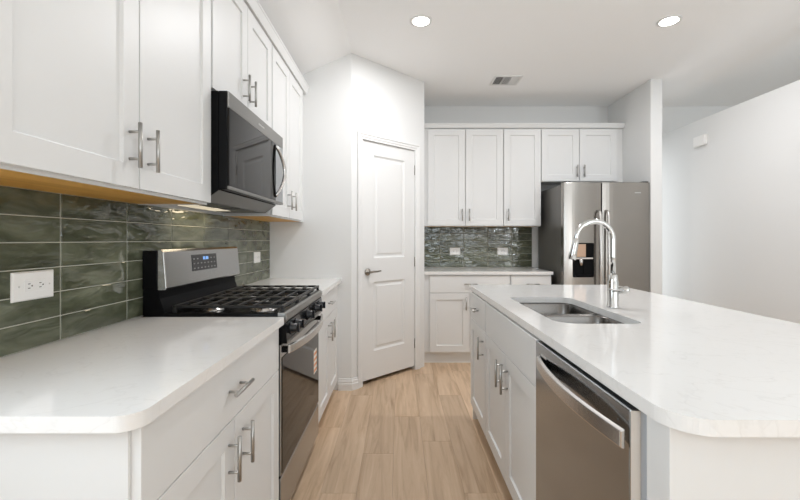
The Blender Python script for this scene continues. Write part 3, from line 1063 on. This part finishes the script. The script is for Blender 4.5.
lvh.lathe((FX + 0.018, FY - 0.004, 0.995), (1, -0.12, 0), [(0, 0.0165), (0.026, 0.0165), (0.032, 0.020), (0.044, 0.020), (0.050, 0.014)], 18)
lv_ = lvh.build('lever', CHROME, fc)
MB().tube([(FX + 0.045, FY - 0.012, 0.997), (FX + 0.010, FY - 0.040, 1.000), (FX - 0.045, FY - 0.048, 1.004)], [0.005, 0.0048, 0.0042], 10).build('lever_rod', CHROME, lv_)


# ------------------------------------------------------------------ outlets
def outlet(label, fr, u, z, n, w, h, group):
    t = thing('wall_outlet', label, 'outlet', fr(u, n, z), group)
    b = MB()
    k = 0.004
    b.quad_loop([[fr(u - w / 2, n, z - h / 2), fr(u + w / 2, n, z - h / 2), fr(u + w / 2, n, z + h / 2), fr(u - w / 2, n, z + h / 2)],
                 [fr(u - w / 2, n + 0.003, z - h / 2), fr(u + w / 2, n + 0.003, z - h / 2), fr(u + w / 2, n + 0.003, z + h / 2), fr(u - w / 2, n + 0.003, z + h / 2)],
                 [fr(u - w / 2 + k, n + 0.007, z - h / 2 + k), fr(u + w / 2 - k, n + 0.007, z - h / 2 + k), fr(u + w / 2 - k, n + 0.007, z + h / 2 - k), fr(u - w / 2 + k, n + 0.007, z + h / 2 - k)]])
    b.build('cover_plate', PLASTIC, t)
    ins = box('receptacle', PLASTIC, fr, u - 0.033, u + 0.033, n + 0.005, n + 0.0086, z - 0.0165, z + 0.0165, t, 0.001)
    for s_ in (-1, 1):
        sm = MB()
        c_ = u + s_ * 0.0175
        sm.box(fr, c_ - 0.0055, c_ + 0.0015, n + 0.0078, n + 0.0092, z + 0.005, z + 0.0072)
        sm.box(fr, c_ - 0.0055, c_ + 0.0015, n + 0.0078, n + 0.0092, z - 0.0072, z - 0.005)
        sm.box(fr, c_ + 0.005, c_ + 0.009, n + 0.0078, n + 0.0092, z - 0.002, z + 0.002)
        sm.build('slot', SLOT, ins)
    for s_ in (-1, 1):
        MB().lathe(fr(u + s_ * 0.048, n + 0.0065, z), fr.n, [(0, 0.003), (0.0012, 0.0025)], 10).build('screw', BADGE, t)
    return t


outlet('large white horizontal outlet plate on green tile at the left edge', LEFT, 1.153, 1.098, XT, 0.132, 0.082, 'outlets on the left backsplash')
outlet('small distant white outlet on the left backsplash past the range', LEFT, 2.965, 1.098, XT, 0.124, 0.080, 'outlets on the left backsplash')
YT = -(ROOM_F - 0.012)
outlet('white outlet on the far backsplash nearer the pantry door', FAR, 0.634, 1.096, YT, 0.120, 0.084, 'outlets on the far backsplash')
outlet('white outlet on the far backsplash nearer the fridge', FAR, 1.178, 1.096, YT, 0.120, 0.084, 'outlets on the far backsplash')

# ------------------------------------------------------------------ ceiling fittings and door chime
for x, y, lab in ((0.150, 2.79, 'round recessed ceiling light above the aisle, left of the vent'), (1.880, 2.79, 'round recessed ceiling light over the island toward the right wall')):
    t = thing('ceiling_light', lab, 'ceiling light', (x, y, CEIL), 'recessed ceiling lights')
    MB().lathe((x, y, CEIL), (0, 0, -1), [(0, 0.078), (0.003, 0.078), (0.006, 0.072), (0.005, 0.058)], 32, cap1=False).build('trim_ring', TRIM, t)
    MB().lathe((x, y, CEIL), (0, 0, -1), [(0.0, 0.060), (0.0045, 0.0585)], 32).build('lens', WHITELAMP, t)
    d = bpy.data.lights.new('recessed_lamp', 'AREA')
    d.shape = 'DISK'
    d.size = 0.13
    d.energy = 14.5
    d.color = (0.97, 0.975, 1.0)
    o = bpy.data.objects.new('recessed_lamp', d)
    o.location = (x, y, CEIL - 0.02)
    COL.objects.link(o)

vt = thing('ceiling_vent', 'white louvered air vent in the ceiling before the far cabinets', 'vent', (1.015, 3.825, CEIL))
vx0, vx1, vy0, vy1 = 0.885, 1.150, 3.715, 3.945
vf = MB()
fo = rounded(vx0, vx1, vy0, vy1, 0.004, 2)
fi = rounded(vx0 + 0.022, vx1 - 0.022, vy0 + 0.022, vy1 - 0.022, 0.003, 2)
vf.quad_loop([[Vector((x, y, CEIL)) for x, y in fo], [Vector((x, y, CEIL - 0.006)) for x, y in fo], [Vector((x, y, CEIL - 0.008)) for x, y in fi], [Vector((x, y, CEIL - 0.0005)) for x, y in fi]], cap0=False, cap1=False)
vf.build('frame', TRIM, vt)
box('backing', VENTDK, WORLD, vx0 + 0.02, vx1 - 0.02, vy0 + 0.02, vy1 - 0.02, CEIL - 0.0012, CEIL - 0.0002, vt)
w3 = (vx1 - vx0 - 0.044) / 3.0
for q, tilt in ((0, 0.006), (1, 0.002), (2, -0.006)):
    a = vx0 + 0.022 + q * w3
    for k in range(4):
        x = a + 0.009 + k * (w3 - 0.010) / 4.0
        sm = MB()
        sm.quad_loop([[Vector((x + tilt, y, CEIL - 0.0012)), Vector((x + tilt + 0.0015, y, CEIL - 0.0012)), Vector((x + 0.009 - tilt, y, CEIL - 0.008)), Vector((x + 0.0075 - tilt, y, CEIL - 0.008))] for y in (vy0 + 0.022, vy1 - 0.022)])
        sm.build('slat', TRIM, vt)
    if q:
        box('bar', TRIM, WORLD, a - 0.002, a + 0.003, vy0 + 0.022, vy1 - 0.022, CEIL - 0.009, CEIL - 0.001, vt)

ch = thing('door_chime', 'small white chime box high on the right partition wall', 'chime', (2.90, 3.83, 2.125))
box('cover', PLASTIC, WORLD, 2.862, 2.893, 3.760, 3.900, 2.125, 2.220, ch, 0.005)
box('mounting_plate', PLASTIC, WORLD, 2.892, 2.90, 3.765, 3.895, 2.133, 2.230, ch)
